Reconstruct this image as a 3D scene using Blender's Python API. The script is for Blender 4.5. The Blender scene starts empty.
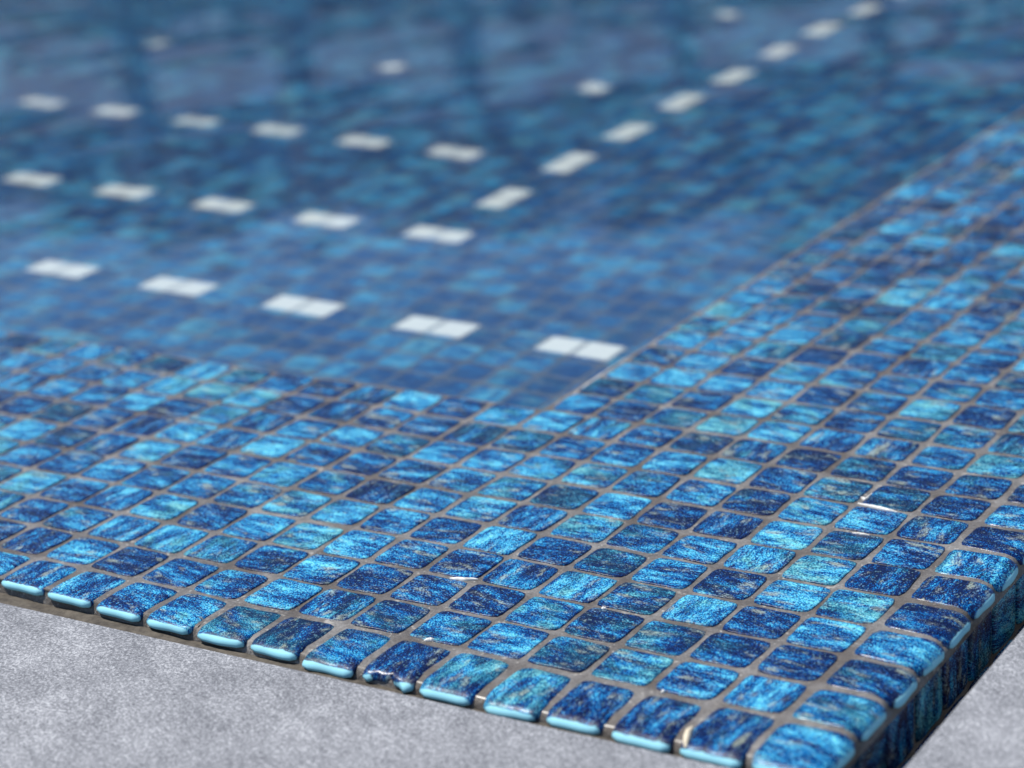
import bpy, math, random
import numpy as np
from mathutils import Matrix, Vector

# ------------------------------------------------------------------ camera, light, exposure
P = 0.027                                   # pitch of the mosaic, metres; positions below are in tile pitches
S = bpy.context.scene
C = S.collection
F, YAW, PIT, ROL = 2226.3, -0.5717, 0.3328, -0.0669
CAM = Vector((11.237, -22.417, 13.729))
fw = Vector((math.sin(YAW)*math.cos(PIT), math.cos(YAW)*math.cos(PIT), -math.sin(PIT)))
r0 = Vector((math.cos(YAW), -math.sin(YAW), 0)); u0 = r0.cross(fw)
c_, s_ = math.cos(ROL), math.sin(ROL)
rt = c_*r0 + s_*u0; up = -s_*r0 + c_*u0
cam_d = bpy.data.cameras.new('camera'); cam = bpy.data.objects.new('camera', cam_d); C.objects.link(cam)
m = Matrix.Identity(4)
for k in range(3):
    m[k][0] = rt[k]; m[k][1] = up[k]; m[k][2] = -fw[k]; m[k][3] = CAM[k]*P
cam.matrix_world = m
cam_d.sensor_width = 36; cam_d.lens = F/1024*36
cam_d.clip_start = 0.02; cam_d.clip_end = 400
cam_d.dof.use_dof = True; cam_d.dof.focus_distance = 33.0*P; cam_d.dof.aperture_fstop = 7.3
cam_d.dof.aperture_blades = 0
S.camera = cam

SUN_EL, SUN_AZ = math.radians(61), math.radians(-98)     # azimuth from +Y towards +X
w = bpy.data.worlds.new('World'); S.world = w; w.use_nodes = True
nt = w.node_tree; nt.nodes.clear()
sky = nt.nodes.new('ShaderNodeTexSky'); sky.sky_type = 'NISHITA'; sky.sun_disc = False
sky.ozone_density = 4; sky.dust_density = .2; sky.sun_elevation = SUN_EL; sky.sun_rotation = SUN_AZ
bg = nt.nodes.new('ShaderNodeBackground'); bg.inputs['Strength'].default_value = 0.09
wo = nt.nodes.new('ShaderNodeOutputWorld')
nt.links.new(sky.outputs[0], bg.inputs[0]); nt.links.new(bg.outputs[0], wo.inputs[0])

sd = bpy.data.lights.new('sun', 'SUN'); sd.energy = 4.0; sd.angle = math.radians(0.53); sd.color = (1, .965, .91)
sun = bpy.data.objects.new('sun', sd); C.objects.link(sun)
to_sun = Vector((math.sin(SUN_AZ)*math.cos(SUN_EL), math.cos(SUN_AZ)*math.cos(SUN_EL), math.sin(SUN_EL)))
sun.rotation_euler = to_sun.to_track_quat('Z', 'Y').to_euler()
sun.location = to_sun*5
try: sd.cycles.is_caustics_light = True
except Exception as e: print('caustic light', e)

S.view_settings.view_transform = 'Standard'; S.view_settings.look = 'None'
S.view_settings.exposure = 0.42; S.view_settings.gamma = 1; S.view_settings.use_curve_mapping = False
S.cycles.use_denoising = True
S.cycles.max_bounces = 10; S.cycles.transmission_bounces = 6; S.cycles.glossy_bounces = 4; S.cycles.diffuse_bounces = 3
S.cycles.caustics_refractive = True; S.cycles.caustics_reflective = False
S.cycles.sample_clamp_indirect = 6; S.cycles.sample_clamp_direct = 0

rnd = random.Random(11)

# ------------------------------------------------------------------ object helpers
def tag(o, label=None, cat=None, group=None, kind=None):
    if label: o['label'] = label
    if cat: o['category'] = cat
    if group: o['group'] = group
    if kind: o['kind'] = kind
    return o
def empty(name, loc):
    o = bpy.data.objects.new(name, None); C.objects.link(o); o.empty_display_size = .02
    o.location = Vector(loc)*P
    return o
class MB:
    """collects vertices (in tile pitches), faces, uvs and a per-vertex colour for ONE mesh object"""
    def __init__(s): s.v = []; s.f = []; s.uv = []; s.c = []; s.sm = []
    def add(s, v, f, uv=None, c=None, smooth=True):
        n = len(s.v)
        s.v += [tuple(a) for a in v]; s.f += [tuple(i+n for i in a) for a in f]
        s.uv += [tuple(a) for a in uv] if uv is not None else [(0., 0.)]*len(v)
        s.c += [tuple(a) for a in c] if c is not None else [(0., 0., 0., 1.)]*len(v)
        s.sm += [smooth]*len(f)
    def quad(s, p, uv):                     # four corners, four uvs (tile pitches)
        s.add(p, [(0, 1, 2, 3)], uv, smooth=False)
    def box(s, x0, x1, y0, y1, z0, z1, skip=''):
        fs = {'t': ([(x0,y0,z1),(x1,y0,z1),(x1,y1,z1),(x0,y1,z1)], [(x0,y0),(x1,y0),(x1,y1),(x0,y1)]),
              'b': ([(x0,y1,z0),(x1,y1,z0),(x1,y0,z0),(x0,y0,z0)], [(x0,y1),(x1,y1),(x1,y0),(x0,y0)]),
              'f': ([(x0,y0,z0),(x1,y0,z0),(x1,y0,z1),(x0,y0,z1)], [(x0,z0),(x1,z0),(x1,z1),(x0,z1)]),
              'k': ([(x1,y1,z0),(x0,y1,z0),(x0,y1,z1),(x1,y1,z1)], [(x1,z0),(x0,z0),(x0,z1),(x1,z1)]),
              'r': ([(x1,y0,z0),(x1,y1,z0),(x1,y1,z1),(x1,y0,z1)], [(y0,z0),(y1,z0),(y1,z1),(y0,z1)]),
              'l': ([(x0,y1,z0),(x0,y0,z0),(x0,y0,z1),(x0,y1,z1)], [(y1,z0),(y0,z0),(y0,z1),(y1,z1)])}
        for k, (p, uv) in fs.items():
            if k not in skip: s.quad(p, uv)
    def build(s, name, mat, parent=None, recv=True):
        me = bpy.data.meshes.new(name)
        off = Vector(parent.location) if parent else Vector((0, 0, 0))
        v = np.array(s.v, float)*P - np.array(off)
        me.from_pydata(v.tolist(), [], s.f)
        uvl = me.uv_layers.new(name='UVMap')
        li = np.zeros(len(me.loops), int); me.loops.foreach_get('vertex_index', li)
        uvl.data.foreach_set('uv', np.array(s.uv, float)[li].ravel())
        ca = me.color_attributes.new('seed', 'FLOAT_COLOR', 'POINT')
        ca.data.foreach_set('color', np.array(s.c, float).ravel())
        me.polygons.foreach_set('use_smooth', s.sm)
        me.materials.append(mat); me.update()
        o = bpy.data.objects.new(name, me); C.objects.link(o); o.parent = parent
        if recv:
            try: o.cycles.is_caustics_receiver = True
            except Exception: pass
        return o

# ------------------------------------------------------------------ materials
class G:
    """small node builder"""
    def __init__(s, name):
        s.m = bpy.data.materials.new(name); s.m.use_nodes = True; s.t = s.m.node_tree
        s.t.nodes.clear(); s.out = s.t.nodes.new('ShaderNodeOutputMaterial')
    def n(s, t, **k):
        a = s.t.nodes.new('ShaderNode'+t)
        for x, y in k.items(): setattr(a, x, y)
        return a
    def set(s, sock, v):
        if v is None: return
        if isinstance(v, bpy.types.NodeSocket): s.t.links.new(v, sock)
        else: sock.default_value = v
    def math(s, op, a, b=None, c=None, clamp=False):
        n = s.n('Math', operation=op, use_clamp=clamp)
        s.set(n.inputs[0], a); s.set(n.inputs[1], b); s.set(n.inputs[2], c)
        return n.outputs[0]
    def vm(s, op, a, b=None):
        n = s.n('VectorMath', operation=op); s.set(n.inputs[0], a); s.set(n.inputs[1], b)
        return n.outputs[0]
    def noise(s, vec, scale, detail=2, rough=.5, dist=0):
        n = s.n('TexNoise', noise_dimensions='3D'); s.set(n.inputs['Vector'], vec)
        n.inputs['Scale'].default_value = scale; n.inputs['Detail'].default_value = detail
        n.inputs['Roughness'].default_value = rough; n.inputs['Distortion'].default_value = dist
        return n.outputs[0]
    def ramp(s, f, stops, interp='LINEAR'):
        n = s.n('ValToRGB'); r = n.color_ramp; r.interpolation = interp
        while len(r.elements) > 1: r.elements.remove(r.elements[0])
        r.elements[0].position = stops[0][0]; r.elements[0].color = (*stops[0][1], 1)
        for p, c in stops[1:]:
            e = r.elements.new(p); e.color = (*c, 1)
        s.set(n.inputs[0], f); return n.outputs[0]
    def sm(s, f, a, b):                                      # smoothstep a..b -> 0..1
        n = s.n('MapRange', interpolation_type='SMOOTHSTEP'); s.set(n.inputs[0], f)
        n.inputs[1].default_value = a; n.inputs[2].default_value = b
        return n.outputs[0]
    def mix(s, f, a, b):
        n = s.n('Mix', data_type='RGBA'); s.set(n.inputs[0], f); s.set(n.inputs[6], a); s.set(n.inputs[7], b)
        return n.outputs[2]
    def sep(s, v):
        n = s.n('SeparateXYZ'); s.set(n.inputs[0], v); return n.outputs
    def comb(s, x, y, z):
        n = s.n('CombineXYZ')
        for k, a in enumerate((x, y, z)): s.set(n.inputs[k], a)
        return n.outputs[0]
    def bump(s, h, strength, dist):
        n = s.n('Bump'); n.inputs['Strength'].default_value = strength; n.inputs['Distance'].default_value = dist
        s.set(n.inputs['Height'], h); return n.outputs[0]
    def bsdf(s, col, rough=.5, normal=None, ior=1.5, coat=None, coat_r=.05):
        b = s.n('BsdfPrincipled'); s.set(b.inputs['Base Color'], col); s.set(b.inputs['Roughness'], rough)
        b.inputs['IOR'].default_value = ior; s.set(b.inputs['Normal'], normal)
        if coat is not None:
            s.set(b.inputs['Coat Weight'], coat); b.inputs['Coat Roughness'].default_value = coat_r
            b.inputs['Coat IOR'].default_value = 1.33
        s.t.links.new(b.outputs[0], s.out.inputs[0]); return b

def glass_colour(g, x, y, s1, s2, s3):
    """brushed, glittering blue pattern of one mosaic tile; x, y run -.5...5 over the tile, s1..s3 are its random numbers"""
    # most tiles are brushed along the sheet, some across it
    ang = g.math('ADD', g.math('MULTIPLY', g.math('SUBTRACT', s2, .5), .55), g.math('MULTIPLY', g.math('GREATER_THAN', s2, .82), 1.3))
    ca, sa = g.math('COSINE', ang), g.math('SINE', ang)
    rx = g.math('ADD', g.math('MULTIPLY', x, ca), g.math('MULTIPLY', y, sa))
    ry = g.math('SUBTRACT', g.math('MULTIPLY', y, ca), g.math('MULTIPLY', x, sa))
    z1 = g.math('MULTIPLY', s1, 137.); z2 = g.math('MULTIPLY', s3, 91.)
    broad = g.noise(g.comb(g.math('MULTIPLY', rx, 1.5), g.math('MULTIPLY', ry, 4.2), z1), 1., 3, .6, .1)
    streak = g.noise(g.comb(g.math('MULTIPLY', rx, 3.2), g.math('MULTIPLY', ry, 19.), z2), 1., 3, .7, .1)
    grain = g.noise(g.comb(g.math('MULTIPLY', rx, 40.), g.math('MULTIPLY', ry, 52.), z2), 1., 2, .9)
    v = g.math('ADD', g.math('MULTIPLY', g.math('SUBTRACT', broad, .5), 2.3), .335)
    v = g.math('ADD', v, g.math('MULTIPLY', g.math('SUBTRACT', streak, .5), 1.05))
    v = g.math('ADD', v, g.math('MULTIPLY', g.math('SUBTRACT', grain, .5), 3.5))
    v = g.math('ADD', v, g.math('MULTIPLY', g.math('SUBTRACT', s3, .52), .56))
    col = g.ramp(v, [(0., (.001, .004, .030)), (.22, (.001, .012, .10)), (.40, (.0, .048, .28)), (.56, (.0, .16, .48)),
                     (.74, (.008, .40, .66)), (1., (.20, .68, .76))])
    teal = g.ramp(v, [(0., (.003, .014, .045)), (.4, (.006, .085, .17)), (.65, (.02, .27, .40)), (1., (.22, .58, .56))])
    k = g.noise(g.comb(g.math('MULTIPLY', rx, 2.), g.math('MULTIPLY', ry, 3.), g.math('ADD', z1, 31.)), 1., 3, .6)
    k = g.math('ADD', k, g.math('MULTIPLY', g.math('SUBTRACT', s1, .5), .32))
    col = g.mix(g.sm(k, .52, .70), col, teal)
    k2 = g.math('ADD', g.noise(g.comb(g.math('MULTIPLY', rx, 2.2), g.math('MULTIPLY', ry, 5.), g.math('ADD', z2, 7.)), 1., 3, .6),
                g.math('MULTIPLY', g.math('SUBTRACT', grain, .5), .5))
    col = g.mix(g.math('MULTIPLY', g.sm(k2, .57, .72), .7), col, (.36, .40, .30, 1))
    spk = g.n('TexVoronoi', feature='F1', voronoi_dimensions='3D')          # glitter flakes in the glaze
    g.set(spk.inputs['Vector'], g.comb(g.math('MULTIPLY', rx, 38.), g.math('MULTIPLY', ry, 52.), z1)); spk.inputs['Scale'].default_value = 1.
    fl, _, _ = g.sep(spk.outputs['Color'])
    col = g.mix(g.math('MULTIPLY', g.math('GREATER_THAN', fl, .94), .24), col, (.40, .72, .76, 1))
    col = g.mix(g.math('MULTIPLY', g.math('LESS_THAN', fl, .16), .75), col, (.001, .010, .07, 1))
    return col, v, grain

def tile_material():
    g = G('mosaic_glass')
    uv = g.n('UVMap', uv_map='UVMap').outputs[0]; x, y, _ = g.sep(uv)
    at = g.n('Attribute', attribute_name='seed'); r, gg, b = g.sep(at.outputs['Vector'])
    # alpha of the attribute marks the bare glass flank of the outermost tiles
    col, v, grain = glass_colour(g, x, y, r, gg, b)
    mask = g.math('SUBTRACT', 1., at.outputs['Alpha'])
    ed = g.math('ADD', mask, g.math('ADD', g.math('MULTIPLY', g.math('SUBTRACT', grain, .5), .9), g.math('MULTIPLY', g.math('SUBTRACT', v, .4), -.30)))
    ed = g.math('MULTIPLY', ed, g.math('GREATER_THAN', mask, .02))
    col = g.mix(g.sm(ed, .42, .62), col, (.34, .74, .84, 1))  # pale body glass, lightened to imitate light glowing through the lip
    # thin dark line where the glaze ends at the border of every tile
    e = g.math('MAXIMUM', g.math('ABSOLUTE', x), g.math('ABSOLUTE', y))
    e = g.math('POWER', g.math('ADD', g.math('POWER', g.math('ABSOLUTE', x), 7.), g.math('POWER', g.math('ABSOLUTE', y), 7.)), 1/7)
    e = g.math('ADD', e, g.math('MULTIPLY', g.math('SUBTRACT', grain, .5), .06))
    col = g.mix(g.math('MULTIPLY', g.math('MULTIPLY', g.sm(e, .405, .45), at.outputs['Alpha']), .35), col, (.002, .012, .06, 1))
    bm = g.math('ADD', g.math('MULTIPLY', v, .25), g.noise(g.comb(x, y, g.math('MULTIPLY', r, 50.)), 7., 2))
    b_ = g.bsdf(col, g.math('ADD', g.math('ADD', .16, g.math('MULTIPLY', grain, .2)), g.math('MULTIPLY', g.sm(ed, .1, .5), .35)), g.bump(bm, .2, .0003), 1.35)
    return g.m

def grout_colour(g, vec):
    a = g.noise(vec, 1.3, 4, .6); b = g.noise(vec, 22., 4, .8)
    v = g.math('ADD', g.math('MULTIPLY', a, .5), g.math('MULTIPLY', b, .5))
    col = g.ramp(v, [(.32, (.065, .053, .043)), (.47, (.155, .138, .122)), (.56, (.225, .208, .19)), (.68, (.34, .32, .295))])
    sp = g.noise(g.vm('ADD', vec, (31., 7., 3.)), 5., 3, .7)
    col = g.mix(g.math('MULTIPLY', g.sm(sp, .60, .70), .6), col, (.55, .51, .44, 1))
    s2 = g.noise(g.vm('ADD', vec, (3., 17., 9.)), 15., 2, .6)
    col = g.mix(g.math('MULTIPLY', g.sm(s2, .66, .72), .7), col, (.62, .60, .54, 1))
    s3 = g.noise(g.vm('ADD', vec, (13., 2., 5.)), .8, 3, .6)                 # damp, dirtier stretches
    return g.mix(g.math('MULTIPLY', g.sm(s3, .50, .62), .55), col, (.085, .062, .042, 1)), b

def grout_material(name='grout', wet=.28):
    g = G(name)
    tc = g.n('TexCoord').outputs['Object']; vec = g.vm('MULTIPLY', tc, (1/P, 1/P, 1/P))
    col, b = grout_colour(g, vec)
    h = g.math('ADD', b, g.math('MULTIPLY', g.noise(vec, 6., 2), 1.5))
    g.bsdf(col, .42, g.bump(h, .9, .0006), 1.35, coat=wet, coat_r=.2)
    return g.m

def pool_material(name='submerged_mosaic'):
    """mosaic under water: one cell of the UV map is one tile"""
    g = G(name)
    uv = g.n('UVMap', uv_map='UVMap').outputs[0]; x, y, _ = g.sep(uv)
    cell = g.vm('FLOOR', uv)
    wn = g.n('TexWhiteNoise', noise_dimensions='2D'); g.set(wn.inputs['Vector'], cell)
    r, gg, b = g.sep(wn.outputs['Color'])
    lx = g.math('SUBTRACT', g.math('FRACT', x), .5); ly = g.math('SUBTRACT', g.math('FRACT', y), .5)
    b = g.math('ADD', g.math('MULTIPLY', b, 1.35), -.10)
    col, v, grain = glass_colour(g, lx, ly, r, gg, b)
    e = g.math('POWER', g.math('ADD', g.math('POWER', g.math('ABSOLUTE', lx), 7.), g.math('POWER', g.math('ABSOLUTE', ly), 7.)), 1/7)
    col = g.mix(.20, col, (.010, .20, .62, 1))          # blue haze of the water mixed into the tile colour
    gcol, gb = grout_colour(g, uv)
    gcol = g.mix(.6, gcol, (.09, .14, .22, 1))
    gm = g.sm(e, .43, .45)
    col = g.mix(gm, col, gcol)
    g.bsdf(col, .4, g.bump(g.math('MULTIPLY', gm, -1.), .5, .0006), 1.2)
    return g.m

def white_material():
    g = G('white_glass'); tc = g.n('TexCoord').outputs['Object']
    n = g.noise(tc, 300., 3, .6)
    g.bsdf(g.ramp(n, [(.3, (.91, .96, .89)), (.7, (.96, .98, .93))]), .3)
    return g.m

def stone_material():
    g = G('grey_stone'); tc = g.n('TexCoord').outputs['Object']
    def rot(a, sx, sy):
        n = g.n('Mapping'); n.inputs['Rotation'].default_value = (0, 0, a); g.set(n.inputs[0], tc)
        return g.vm('MULTIPLY', n.outputs[0], (sx, sy, 1))
    a = g.noise(rot(.5, 14, 90), 1., 4, .6, .6)
    b = g.noise(rot(.5, 90, 520), 1., 3, .7)
    c = g.noise(tc, 1000., 4, .9); d = g.noise(tc, 30., 3, .6)
    v = g.math('ADD', g.math('MULTIPLY', g.math('SUBTRACT', a, .5), .20), .53)
    v = g.math('ADD', v, g.math('MULTIPLY', g.math('SUBTRACT', b, .5), .40))
    v = g.math('ADD', v, g.math('MULTIPLY', g.math('SUBTRACT', c, .5), 2.9))
    v = g.math('ADD', v, g.math('MULTIPLY', g.math('SUBTRACT', d, .5), .5))
    col = g.ramp(v, [(.0, (.055, .058, .064)), (.38, (.155, .158, .170)), (.60, (.255, .258, .270)), (1., (.60, .60, .61))])
    g.bsdf(col, .62, g.bump(c, .18, .0003), 1.45)
    return g.m

def plain(name, stops, scale=40., rough=.7, bump=.3):
    g = G(name); tc = g.n('TexCoord').outputs['Object']; n = g.noise(tc, scale, 4, .65)
    g.bsdf(g.ramp(n, [(.3, stops[0]), (.7, stops[1])]), rough, g.bump(n, bump, .1/scale))
    return g.m

def water_material():
    g = G('water')
    rf = g.n('BsdfRefraction'); rf.inputs['IOR'].default_value = 1.333; rf.inputs['Roughness'].default_value = .085
    rf.inputs['Color'].default_value = (.97, .995, 1, 1)
    gl = g.n('BsdfGlossy'); gl.inputs['Roughness'].default_value = .035; gl.inputs['Color'].default_value = (1, 1, 1, 1)
    fr = g.n('Fresnel'); fr.inputs['IOR'].default_value = 1.333
    b = g.n('MixShader'); g.t.links.new(fr.outputs[0], b.inputs[0])
    g.t.links.new(rf.outputs[0], b.inputs[1]); g.t.links.new(gl.outputs[0], b.inputs[2])
    g.t.links.new(b.outputs[0], g.out.inputs[0]); return g.m

M_T = tile_material(); M_G = grout_material(); M_P = pool_material(); M_W = white_material(); M_S = stone_material()
M_WATER = water_material()
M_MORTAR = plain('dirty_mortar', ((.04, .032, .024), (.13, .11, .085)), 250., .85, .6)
M_MARK = plain('mark_white', ((.70, .66, .58), (.90, .88, .84)), 400., .45)  # white of the joint marks and of the painted waterline glint
M_DECK = plain('deck_stone', ((.30, .29, .28), (.42, .41, .40)), 6.)
M_LEAF = plain('leaf', ((.010, .028, .012), (.032, .066, .026)), 9.)
M_BARK = plain('bark', ((.05, .035, .025), (.12, .09, .06)), 20.)
M_PLASTER = plain('plaster', ((.56, .52, .55), (.66, .61, .64)), 3.)
M_DARK = plain('dark_timber', ((.008, .008, .009), (.018, .017, .016)), 12., .9)

# ------------------------------------------------------------------ the mosaic ledge
WX, WY = 1.10, -0.16                                   # outermost reach of the side and the front row
def drop(x, y, inner=True):
    """the two outer edges of the ledge are rounded over"""
    a = np.maximum(0, x-.80); b = np.maximum(0, .16-y)
    return -(1.15*a*a + .75*b*b)
def wav(x, y):                                          # gentle hand-laid unevenness of the ledge
    return .012*np.sin(x*.9+1.3*np.sin(y*.35)) + .012*np.sin(y*1.1+x*.4)

def tile_geo(mb, i, j, rs, N=36, frame='top', chip=None, low=False):
    s1, s2, s3 = rs.random(), rs.random(), rs.random()
    if frame == 'top' and j == 0: s2 = .83 + .17*s2 if s2 > .3 else s2      # front row is mostly brushed across
    x0, x1, y0, y1 = i+.042, i+.958, j+.042, j+.958
    if frame == 'top':
        if i == 0: x1 = WX
        if i == -9 and j > 9: x0 = i+.12
        if i < -9 and j == 9: y1 = j+.91
        if j == 0: y0 = float(np.interp(i, [-13, -10, -4, 0], [.0, -.08, -.20, -.14])) + rs.uniform(-.045, .045)
    w, h = (x1-x0)/2*rs.uniform(.97, 1.012), (y1-y0)/2*rs.uniform(.97, 1.012)
    cx, cy = (x0+x1)/2 + rs.uniform(-.014, .014), (y0+y1)/2 + rs.uniform(-.014, .014)
    r = rs.uniform(.11, .16); rot = rs.uniform(-.022, .022)
    tx, ty, tz = rs.uniform(-.014, .014), rs.uniform(-.014, .014), rs.uniform(0, .010)
    ph = rs.uniform(0, 6.28); ph2 = rs.uniform(0, 6.28)
    if low: N = 16
    th = np.linspace(0, 2*np.pi, N, endpoint=False) + np.pi/N
    # rounded rectangle outline
    cs, sn = np.cos(th), np.sin(th)
    p = rs.uniform(6.5, 11.0)
    rad = 1/(np.abs(cs)**p + np.abs(sn)**p)**(1/p)
    wob = 1 + .012*np.sin(3*th+ph) + .010*np.sin(5*th+ph2)
    ox, oy = cs*rad*wob, sn*rad*wob
    e = .035
    if low: rings = [(0, -.10), (0, -e), (e, 0), (None, .0)]
    else: rings = [(.10, -.145), (.03, -.13), (0, -.095), (-.002, -.058), (.008, -.028), (.026, -.010), (.06, -.001), (.16, .003), (.32, .004), (None, .004)]
    if not low and frame == 'top' and i and j: rings = [(0, -.11), (0, -.02), (.003, -.006), (.010, -.001), (.03, .0), (.16, .001), (.32, .001), (None, .001)]
    V, UV, CC = [], [], []
    for ins, z in rings:
        if ins is None:
            X = np.array([0.]); Y = np.array([0.]); a_top = 1.
        else:
            X = ox*(w-ins); Y = oy*(h-ins)
        if chip and ins is not None:
            # a bite broken out of the front lip
            fr = np.clip((-Y/h-.45)/.5, 0, 1)
            Y = Y + fr*chip[0]*(np.clip(np.sin((X/w*.5+.5)*np.pi*chip[1]+chip[2]), 0, 1)+.22*np.sin(X*31+1)+.15*np.sin(X*57))*np.clip(1-(X/w)**4, 0, 1)
        if frame == 'top':
            # slumped glass lip of the front and side row
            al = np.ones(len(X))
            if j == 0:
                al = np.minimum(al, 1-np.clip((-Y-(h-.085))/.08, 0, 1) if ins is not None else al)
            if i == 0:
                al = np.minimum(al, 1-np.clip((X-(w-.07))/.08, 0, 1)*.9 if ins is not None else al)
        else: al = np.ones(len(X))
        xx = cx + X*math.cos(rot) - Y*math.sin(rot); yy = cy + X*math.sin(rot) + Y*math.cos(rot)
        zz = z + tz + tx*X + ty*Y
        if frame == 'top': zz = zz + drop(xx, yy) + wav(xx, yy)
        for k in range(len(X)):
            V.append((xx[k], yy[k], float(np.atleast_1d(zz)[k] if np.ndim(zz) else zz)))
            UV.append((X[k], Y[k])); CC.append((s1, s2, s3, float(al[k])))
    F_ = []
    R_ = len(rings)-1
    for q in range(R_-1):
        for k in range(N):
            k2 = (k+1) % N
            F_.append((q*N+k, q*N+k2, (q+1)*N+k2, (q+1)*N+k))
    cen = R_*N
    for k in range(N): F_.append(((R_-1)*N+k, (R_-1)*N+(k+1) % N, cen))
    if frame == 'side':                                  # standing tile on the outer face x = const
        V = [(1.03 + z, x, y) for (x, y, z) in V]
    if frame == 'front':
        V = [(x, 0.05 - z, y) for (x, y, z) in V]
    mb.add(V, F_, UV, CC)

def bed(mb, xs, ys):
    """grout surface between the tiles"""
    X, Y0 = np.meshgrid(xs, ys, indexing='ij')
    Y = Y0
    ks = dict(x=np.clip(X, None, 1.0), y=Y)
    Z = -.014 + drop(X, Y) + np.interp(Y, [-.14, -.12, -.08, -.02, .1], [-.30, -.12, -.05, -.012, 0]) \
        + np.interp(X, [.8, .96, 1.02, 1.06], [0, -.02, -.08, -.24]) + wav(X, Y) + .005*np.sin(X*7.3+Y*3.1)*np.sin(Y*6.1-X*2.2)
    Y = Y0 + np.interp(X, [-13, -10, -4, 0], [.19, .12, -.01, .04])*np.clip((.1-Y0)/.15, 0, 1)   # the lip wanders a little
    V = np.stack([X, Y, Z], -1).reshape(-1, 3)
    n, m_ = X.shape
    Fc = [(a*m_+b, (a+1)*m_+b, (a+1)*m_+b+1, a*m_+b+1) for a in range(n-1) for b in range(m_-1)]
    mb.add(V.tolist(), Fc, V[:, :2].tolist())

def steps(a, b, d): return list(np.arange(a, b+1e-6, d))
CHIPS = {(-6, 0): (.10, 1.5, 5.7), (-2, 0): None}
def seen(i, j):
    d = Vector((i+.5, j+.5, 0)) - CAM; D = d.dot(fw)
    px, py = 512+F*d.dot(rt)/D, 384-F*d.dot(up)/D
    return -20 < px < 1044 and -20 < py < 788, D

def make_wall(name, label, cells, bedx, bedy, solids, mats_extra=None):
    root = empty(name, (bedx[0], bedy[0], -10)); tag(root, label, 'pool wall', kind='thing')
    b = MB(); bed(b, bedx, bedy); b.build('grout_bed', M_G, root)
    vis = sorted([(seen(i, j)[1], i, j) for i, j in cells if seen(i, j)[0]])[:100]
    near = {(i, j) for _, i, j in vis}
    rest = MB()
    for i, j in cells:
        rs = random.Random(i*1009+j*31+7)
        if (i, j) in near:
            t = MB(); tile_geo(t, i, j, rs, chip=CHIPS.get((i, j)))
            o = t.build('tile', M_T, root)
            if (i, j) == (-6, 0): o['label'] = 'front tile with its lip broken away'
        else: tile_geo(rest, i, j, rs, low=not seen(i, j)[0])
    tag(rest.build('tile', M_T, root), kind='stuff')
    return root

# front wall, left of the corner
cells = [(i, j) for i in range(-58, -9) for j in range(0, 10)]
FW = make_wall('pool_wall', 'front pool wall, blue mosaic ledge running left along the near water edge', cells,
               steps(-58, -9, .25), [-.14, -.12, -.08]+steps(-.02, 10, .1), None)
b = MB(); b.box(-160, -9, .16, 9.98, -50, -.30); b.build('core', M_G, FW)
b = MB(); b.quad([(-9, 10.0, -50), (-160, 10.0, -50), (-160, 10.0, -.05), (-9, 10.0, -.05)], [(-9, -50), (-160, -50), (-160, -.03), (-9, -.03)])
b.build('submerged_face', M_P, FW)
# side wall with the outer corner
cells = [(i, j) for i in range(-9, 1) for j in range(0, 100)]
SW = make_wall('pool_wall', 'side pool wall, wide blue mosaic ledge with the outer corner, running away at the right', cells,
               steps(-9, .8, .2)+[.9, .96, 1.02, 1.06], [-.14, -.12, -.08]+steps(-.02, 100, .2), None)
b = MB(); b.box(-8.98, .98, .10, 240, -50, -.20); b.box(-8.98, .98, 100, 240, -.14, -.03); b.build('core', M_G, SW)
b = MB(); b.quad([(-9.0, 240, -50), (-9.0, 10, -50), (-9.0, 10, -.03), (-9.0, 240, -.03)], [(240, -50), (10, -50), (10, -.03), (240, -.03)])
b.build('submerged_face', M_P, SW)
for j in range(0, 12):
    for k in range(3):
        t = MB(); rs = random.Random(j*77+k)
        # stand the tile up: its local x runs along the wall, its y upwards
        tile_geo(t, j, 0, rs, frame='side')
        t.v = [(x, y, z - 1.22 - k) for x, y, z in t.v]
        t.build('side_tile', M_T, SW)
t = MB()
for j in range(12, 40):
    for k in range(3):
        n0 = len(t.v); tile_geo(t, j, 0, random.Random(j*77+k), frame='side', low=True)
        t.v[n0:] = [(x, y, z - 1.22 - k) for x, y, z in t.v[n0:]]
tag(t.build('side_tile', M_T, SW), kind='stuff')
# rounded grout nosing on top of the standing tiles
t = MB(); ys = steps(-.02, 60, .125); n = 7
V = []
for y in ys:
    wv = .02*math.sin(y*5)+.015*math.sin(y*13.1)
    for k in range(n):
        a = k/(n-1)*math.pi/2
        V.append((.97+(.10+wv*.5)*math.sin(a), y, -.27+wv+.12*math.cos(a)))
t.add(V, [(a*n+b_, a*n+b_+1, (a+1)*n+b_+1, (a+1)*n+b_) for a in range(len(ys)-1) for b_ in range(n-1)])
t.build('nosing', M_G, SW)
# dark filled joint under the lip of the front row
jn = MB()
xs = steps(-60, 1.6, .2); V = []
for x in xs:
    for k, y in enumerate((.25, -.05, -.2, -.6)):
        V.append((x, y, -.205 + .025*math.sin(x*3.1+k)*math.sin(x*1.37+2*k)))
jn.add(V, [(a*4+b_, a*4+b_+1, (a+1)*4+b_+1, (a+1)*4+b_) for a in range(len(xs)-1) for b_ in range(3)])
o = jn.build('joint', M_MORTAR); tag(o, kind='structure')

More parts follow.
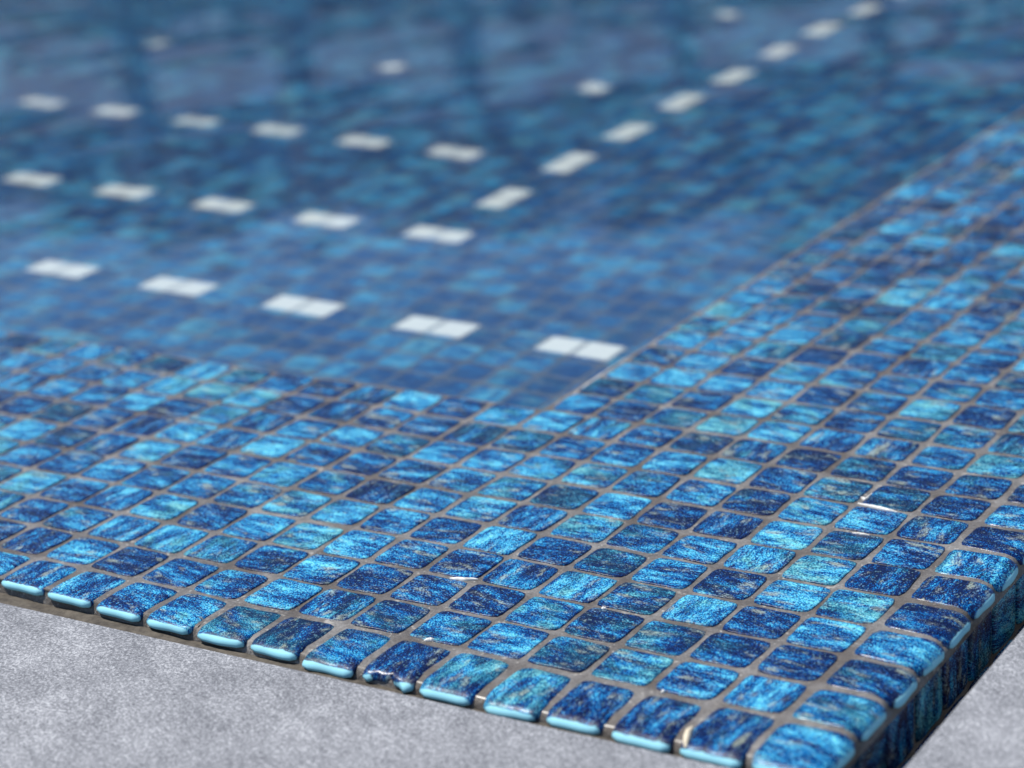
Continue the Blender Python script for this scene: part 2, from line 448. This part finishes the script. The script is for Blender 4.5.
# ------------------------------------------------------------------ steps, floor, water
def pair_along_x(root, cx, cy, z, single=False):
    for k in ((0,) if single else (-.5, .5)):
        t = MB(); t.box(cx+k-.455, cx+k+.455, cy-.455, cy+.455, z-.05, z+.035); t.build('marker_tile', M_W, root)
def pair_along_y(root, cx, cy, z, single=False):
    for k in ((0,) if single else (-.5, .5)):
        t = MB(); t.box(cx-.455, cx+.455, cy+k-.455, cy+k+.455, z-.05, z+.035); t.build('marker_tile', M_W, root)
YA, YB, YC, YD = 20.24, 30.3, 43.5, 59
Z1, Z2, Z3, Z4 = -7.3, -11.7, -18, -24
XB, XD = -25.6, -36
s1 = empty('pool_step', (-30, 10, -6)); tag(s1, 'shallowest submerged step with a dashed row of white tiles, nearest the front ledge', 'pool step', kind='thing')
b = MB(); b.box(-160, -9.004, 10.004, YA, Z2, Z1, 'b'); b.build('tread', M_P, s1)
for k in range(7): pair_along_x(s1, -13.95-4*k, YA-.5, Z1)
s2 = empty('pool_step', (-30, 20, -12)); tag(s2, 'second submerged step whose white dashes turn the corner and run away along the side bench', 'pool step', kind='thing')
b = MB(); b.box(-160, XB, YA, YB, Z3, Z2, 'b'); b.box(XB, -9.004, YA, 238, Z3, Z2, 'bl')
b.quad([(XB, 238, Z3), (XB, YB, Z3), (XB, YB, Z2), (XB, 238, Z2)], [(238, -18), (YB, -18), (YB, -12), (238, -12)])
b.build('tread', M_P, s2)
for k in range(7): pair_along_x(s2, -24.6-4*k, YB-.5, Z2)
for k in range(10): pair_along_y(s2, XB+1., 33.56+3.98*k, Z2)
s3 = empty('pool_step', (-30, 32, -18)); tag(s3, 'third submerged step with white dashes ending at the side bench', 'pool step', kind='thing')
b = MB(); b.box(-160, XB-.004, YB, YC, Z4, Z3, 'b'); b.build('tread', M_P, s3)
for k in range(9): pair_along_x(s3, -32.62-4*k, YC-.5, Z3)
s4 = empty('pool_step', (-40, 50, -24)); tag(s4, 'deepest submerged step with widely spaced single white tiles', 'pool step', kind='thing')
b = MB(); b.box(-160, XD, YC, YD, -45, -24, 'b'); b.box(XD, XB-.004, YC, 238, -45, -24, 'b')
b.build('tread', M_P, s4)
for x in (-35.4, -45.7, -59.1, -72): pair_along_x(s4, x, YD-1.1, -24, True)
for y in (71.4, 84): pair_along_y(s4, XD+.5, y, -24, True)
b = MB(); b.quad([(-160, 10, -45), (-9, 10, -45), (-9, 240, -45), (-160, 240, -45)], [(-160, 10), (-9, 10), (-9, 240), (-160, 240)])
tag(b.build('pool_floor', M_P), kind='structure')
# far walls of the pool
fwl = empty('pool_wall', (-85, 241, -10)); tag(fwl, 'far pool wall beyond the deep end, seen only from aside', 'pool wall', kind='thing')
b = MB(); b.box(-160, -9, 240, 250, -50, -.04); b.build('core', M_P, fwl)
lwl = empty('pool_wall', (-165, 120, -10)); tag(lwl, 'left pool wall closing the pool far to the left', 'pool wall', kind='thing')
b = MB(); b.box(-170, -160, 0, 250, -50, -.04); b.build('core', M_P, lwl)

def water():
    xs = np.concatenate([np.arange(-160.2, -60, 1.0), np.arange(-60, -8.8, .4), [-8.9]])
    ys = np.concatenate([[8.3, 8.8, 9.3], np.arange(9.8, 90, .4), np.arange(90, 241, 1.2)])
    X, Y = np.meshgrid(xs, ys, indexing='ij')
    rs = np.random.RandomState(4)
    Z = np.full_like(X, -.07)
    far = np.clip((Y-10+np.maximum(0, -20-X)*.3)/45, .30, 1)
    for k in range(26):
        lam = rs.uniform(1.6, 9); a = rs.uniform(0, 2*np.pi)
        amp = .0011*lam**1.0 * rs.uniform(.5, 1.2)*.5
        Z += far*amp*np.sin(2*np.pi/lam*(X*np.cos(a)+Y*np.sin(a))+rs.uniform(0, 6.28))
    V = np.stack([X, Y, Z], -1).reshape(-1, 3); n, m_ = X.shape
    idx = np.arange(n*m_).reshape(n, m_)
    Fc = np.stack([idx[:-1, :-1], idx[1:, :-1], idx[1:, 1:], idx[:-1, 1:]], -1).reshape(-1, 4)
    mb = MB(); mb.add(V.tolist(), Fc.tolist())
    o = mb.build('water', M_WATER, recv=False); tag(o, kind='structure')
    try: o.cycles.is_caustics_caster = True
    except Exception as e: print(e)
water()

# ------------------------------------------------------------------ stone coping and ground
def slab(label, x0, x1, y0, y1, z1, th=1.1, skew=0):
    e = .035
    mb = MB()
    V = [(x0, y0, z1-th), (x1, y0, z1-th), (x1, y1, z1-th), (x0, y1, z1-th),
         (x0, y0, z1-e), (x1, y0, z1-e), (x1, y1, z1-e), (x0, y1, z1-e),
         (x0+e, y0+e, z1), (x1-e, y0+e, z1), (x1-e, y1-e, z1), (x0+e, y1-e, z1)]
    V = [(x, y+(skew*(x-x1) if y > y1-.2 else 0), z) for x, y, z in V]
    mb.add(V, [(3, 2, 1, 0), (0, 1, 5, 4), (1, 2, 6, 5), (2, 3, 7, 6), (3, 0, 4, 7),
               (4, 5, 9, 8), (5, 6, 10, 9), (6, 7, 11, 10), (7, 4, 8, 11), (8, 9, 10, 11)], smooth=False)
    o = mb.build('coping_slab', M_S); tag(o, label, 'coping slab', 'stone coping around the pool'); return o
slab('grey stone coping slab in front of the rounded tile lip, at lower left', -60, 1.76, -24, -.27, -.10, skew=.007)
slab('grey stone coping slab beyond the open slot, at lower right corner', 1.80, 24, -24, 90, -.10)
gd = MB()
for x0, x1, y0, y1 in ((-3000, -170, -3000, 3000), (1.9, 3000, -3000, 3000), (-170, 1.9, -3000, -.4), (-170, 1.9, 250, 3000)):
    gd.quad([(x0, y0, -.35), (x1, y0, -.35), (x1, y1, -.35), (x0, y1, -.35)], [(x0, y0), (x1, y0), (x1, y1), (x0, y1)])
tag(gd.build('ground', M_DECK), kind='structure')
gt = MB(); gt.box(.98, 1.98, -.4, 250, -8, -6, '')
gt.box(1.85, 1.9, -.4, 250, -6, -1.2)
tag(gt.build('gutter', M_MORTAR), kind='structure')

# ------------------------------------------------------------------ garden beyond the pool (mirrored in the water)
def at(az_px, dist):
    """ground point at a given distance whose mirror image lies at picture column az_px"""
    a = YAW + math.atan((az_px-512)/F)
    return CAM.x + math.sin(a)*dist/P, CAM.y + math.cos(a)*dist/P
def leaf_cloud(mb, cx, cy, cz, rx, ry, rz, n, sz, rs):
    for _ in range(n):
        while True:
            p = [rs.uniform(-1, 1) for _ in range(3)]
            d = math.sqrt(sum(a*a for a in p))
            if .3 < d < 1: break
        x, y, z = cx+p[0]*rx, cy+p[1]*ry, cz+p[2]*rz
        a = Vector((rs.gauss(0, 1), rs.gauss(0, 1), rs.gauss(0, 1))).normalized()*sz*rs.uniform(.6, 1.3)
        b_ = a.orthogonal().normalized()*sz*.5
        mb.add([(x-a.x, y-a.y, z-a.z), (x+b_.x, y+b_.y, z+b_.z), (x+a.x, y+a.y, z+a.z), (x-b_.x, y-b_.y, z-b_.z)], [(0, 1, 2, 3)])
def tube(mb, p0, p1, ra, rb, n=10):
    p0, p1 = Vector(p0), Vector(p1); d = (p1-p0).normalized(); a = d.orthogonal().normalized(); b_ = d.cross(a)
    V = []
    for p, r in ((p0, ra), (p1, rb)):
        for k in range(n):
            t = 2*math.pi*k/n; V.append(tuple(p + a*r*math.cos(t) + b_*r*math.sin(t)))
    mb.add(V, [(k, (k+1) % n, n+(k+1) % n, n+k) for k in range(n)] + [tuple(range(n))[::-1], tuple(range(n, 2*n))])
rs = random.Random(5)
m1 = 1/P
def wall_between(name, label, cat, pxa, pxb, dist, z0, z1, mat, depth=.2):
    (xa, ya), (xb, yb) = at(pxa, dist), at(pxb, dist)
    d = Vector((xb-xa, yb-ya, 0)).normalized(); n = Vector((-d.y, d.x, 0))*depth*m1
    mb = MB(); V = [(xa, ya, z0), (xb, yb, z0), (xb+n.x, yb+n.y, z0), (xa+n.x, ya+n.y, z0)]
    V += [(a, b_, z1) for a, b_, _ in V]
    mb.add(V, [(0, 1, 5, 4), (1, 2, 6, 5), (2, 3, 7, 6), (3, 0, 4, 7), (4, 5, 6, 7), (3, 2, 1, 0)], smooth=False)
    o = mb.build(name, mat, recv=False); tag(o, label, cat, kind='thing'); return o
wall_between('garden_wall', 'pale plastered garden wall beyond the pool', 'wall', -150, 1200, 11, -.3, 1.78*m1, M_PLASTER)
hb = MB()
for k in range(45):
    x, y = at(95+k*27, 9.0); leaf_cloud(hb, x, y, .5*m1, .6*m1, .6*m1, .74*m1, 420, .07*m1, rs)
o = hb.build('hedge', M_LEAF, recv=False); tag(o, 'dark clipped hedge in front of the pale garden wall', 'hedge')
for n_ in range(14):
    px = -260+n_*115; h = 2.62 + .00078*(px+260) + rs.uniform(-.15, .12); wd = rs.uniform(.85, 1.1)
    x, y = at(px, 13); t = empty('tree', (x, y, 0))
    tag(t, 'broad leafy tree behind the pale garden wall, mirrored in the water', 'tree', 'trees behind the garden wall')
    tb = MB(); tube(tb, (x, y, -.3), (x, y, (h-.7)*m1), .09*m1, .05*m1); tb.build('trunk', M_BARK, t, recv=False)
    cb = MB()
    for q in range(8):
        leaf_cloud(cb, x+rs.uniform(-.7, .7)*wd*m1, y+rs.uniform(-.7, .7)*wd*m1, (h-.75+rs.uniform(-.6, .25))*m1, .6*m1*wd, .6*m1*wd, .5*m1, 330, .09*m1, rs)
    cb.build('crown', M_LEAF, t, recv=False)
for n_, px in enumerate([156, 318, 486, 705, 905]):
    x, y = at(px, 7.0); p = empty('garden_post', (x, y, -.3))
    tag(p, 'slim dark post standing on the far side of the pool', 'post', 'dark posts on the far side of the pool')
    tb = MB(); tube(tb, (x, y, -.3), (x, y, 1.5*m1), .055*m1, .05*m1); tb.build('shaft', M_DARK, p, recv=False)
    tb = MB(); tube(tb, (x, y, -.3), (x, y, .9), .08*m1, .08*m1, 16); tb.build('foot', M_DARK, p, recv=False)

# ------------------------------------------------------------------ white marks, a grout lump and a painted waterline glint on the mosaic
def on_ledge(px, py, z=0.):
    d = rt*((px-512)/F) - up*((py-384)/F) + fw
    p = CAM + d*((z-CAM.z)/d.z); return p.x, p.y
def crumb(label, pts, wpx, mat, th=.05, name='white_mark'):
    """a flat irregular crumb following the picture points pts on the ledge"""
    P3 = [Vector((*on_ledge(*p), 0)) for p in pts]
    rs = random.Random(label); mb = MB(); n = 9; V = []; m_ = 14
    for k in range(m_):
        t = k/(m_-1); f_ = t*(len(P3)-1); i0 = min(int(f_), len(P3)-2)
        c = P3[i0].lerp(P3[i0+1], f_-i0); tg = (P3[i0+1]-P3[i0]).normalized(); sd_ = Vector((-tg.y, tg.x, 0))
        w_ = wpx/70*(math.sin(math.pi*min(max(t, .04), .96))**.45)*rs.uniform(.6, 1.25)
        zc = float(drop(c.x, c.y)+wav(c.x, c.y)) - .012
        for q in range(n):
            a = math.pi*q/(n-1)
            V.append((c.x+sd_.x*w_*math.cos(a), c.y+sd_.y*w_*math.cos(a), zc+th*math.sin(a)*rs.uniform(.7, 1.1)*math.sin(math.pi*min(max(t, .05), .95))**.5))
    mb.add(V, [(a*n+b_, (a+1)*n+b_, (a+1)*n+b_+1, a*n+b_+1) for a in range(m_-1) for b_ in range(n-1)])
    tag(mb.build(name, mat), label, 'crumb', 'pale crumbs stuck in the joints')
crumb('long white lime streak in the joint below a navy tile, left of centre', [(450, 579), (463, 581), (478, 580)], 2.2, M_MARK)  # narrow white strip raised along the joint
crumb('long curved white lime streak near the right edge, over a dark tile', [(858, 503), (874, 507), (890, 511), (897, 512)], 1.9, M_MARK)  # narrow curved white strip raised on the ledge
crumb('fainter lime streak just below the long curved one at right', [(852, 533), (862, 535), (871, 536)], 1.2, M_MARK)
crumb('small round white lime crumb behind the front row, left of the broken lip tile', [(424, 640), (430, 640), (434, 639)], 2.4, M_MARK)
crumb('tiny white speck at a joint crossing right of centre', [(601, 609), (607, 609)], 1.8, M_MARK)
crumb('tiny white speck on the joint behind the second last front tile', [(661, 692), (665, 691)], 1.6, M_MARK)
crumb('white lime crumb at the joint crossing above the long curved streak', [(861, 497), (866, 500), (872, 493)], 1.4, M_MARK)
crumb('cream grout lump standing upright between two front tiles near the corner', [(685, 743), (688, 733), (692, 727)], 3.6, plain('cream_grout', ((.62, .52, .36), (.80, .70, .52)), 300.), .09, 'grout_lump')

crumb('thin bright white line along the water edge beside the inner corner', [(569, 398), (588, 384), (606, 371), (628, 356)], 1.5, M_MARK, .03, 'waterline_glint')  # sun glint on the water's rim, painted as a thin white strip
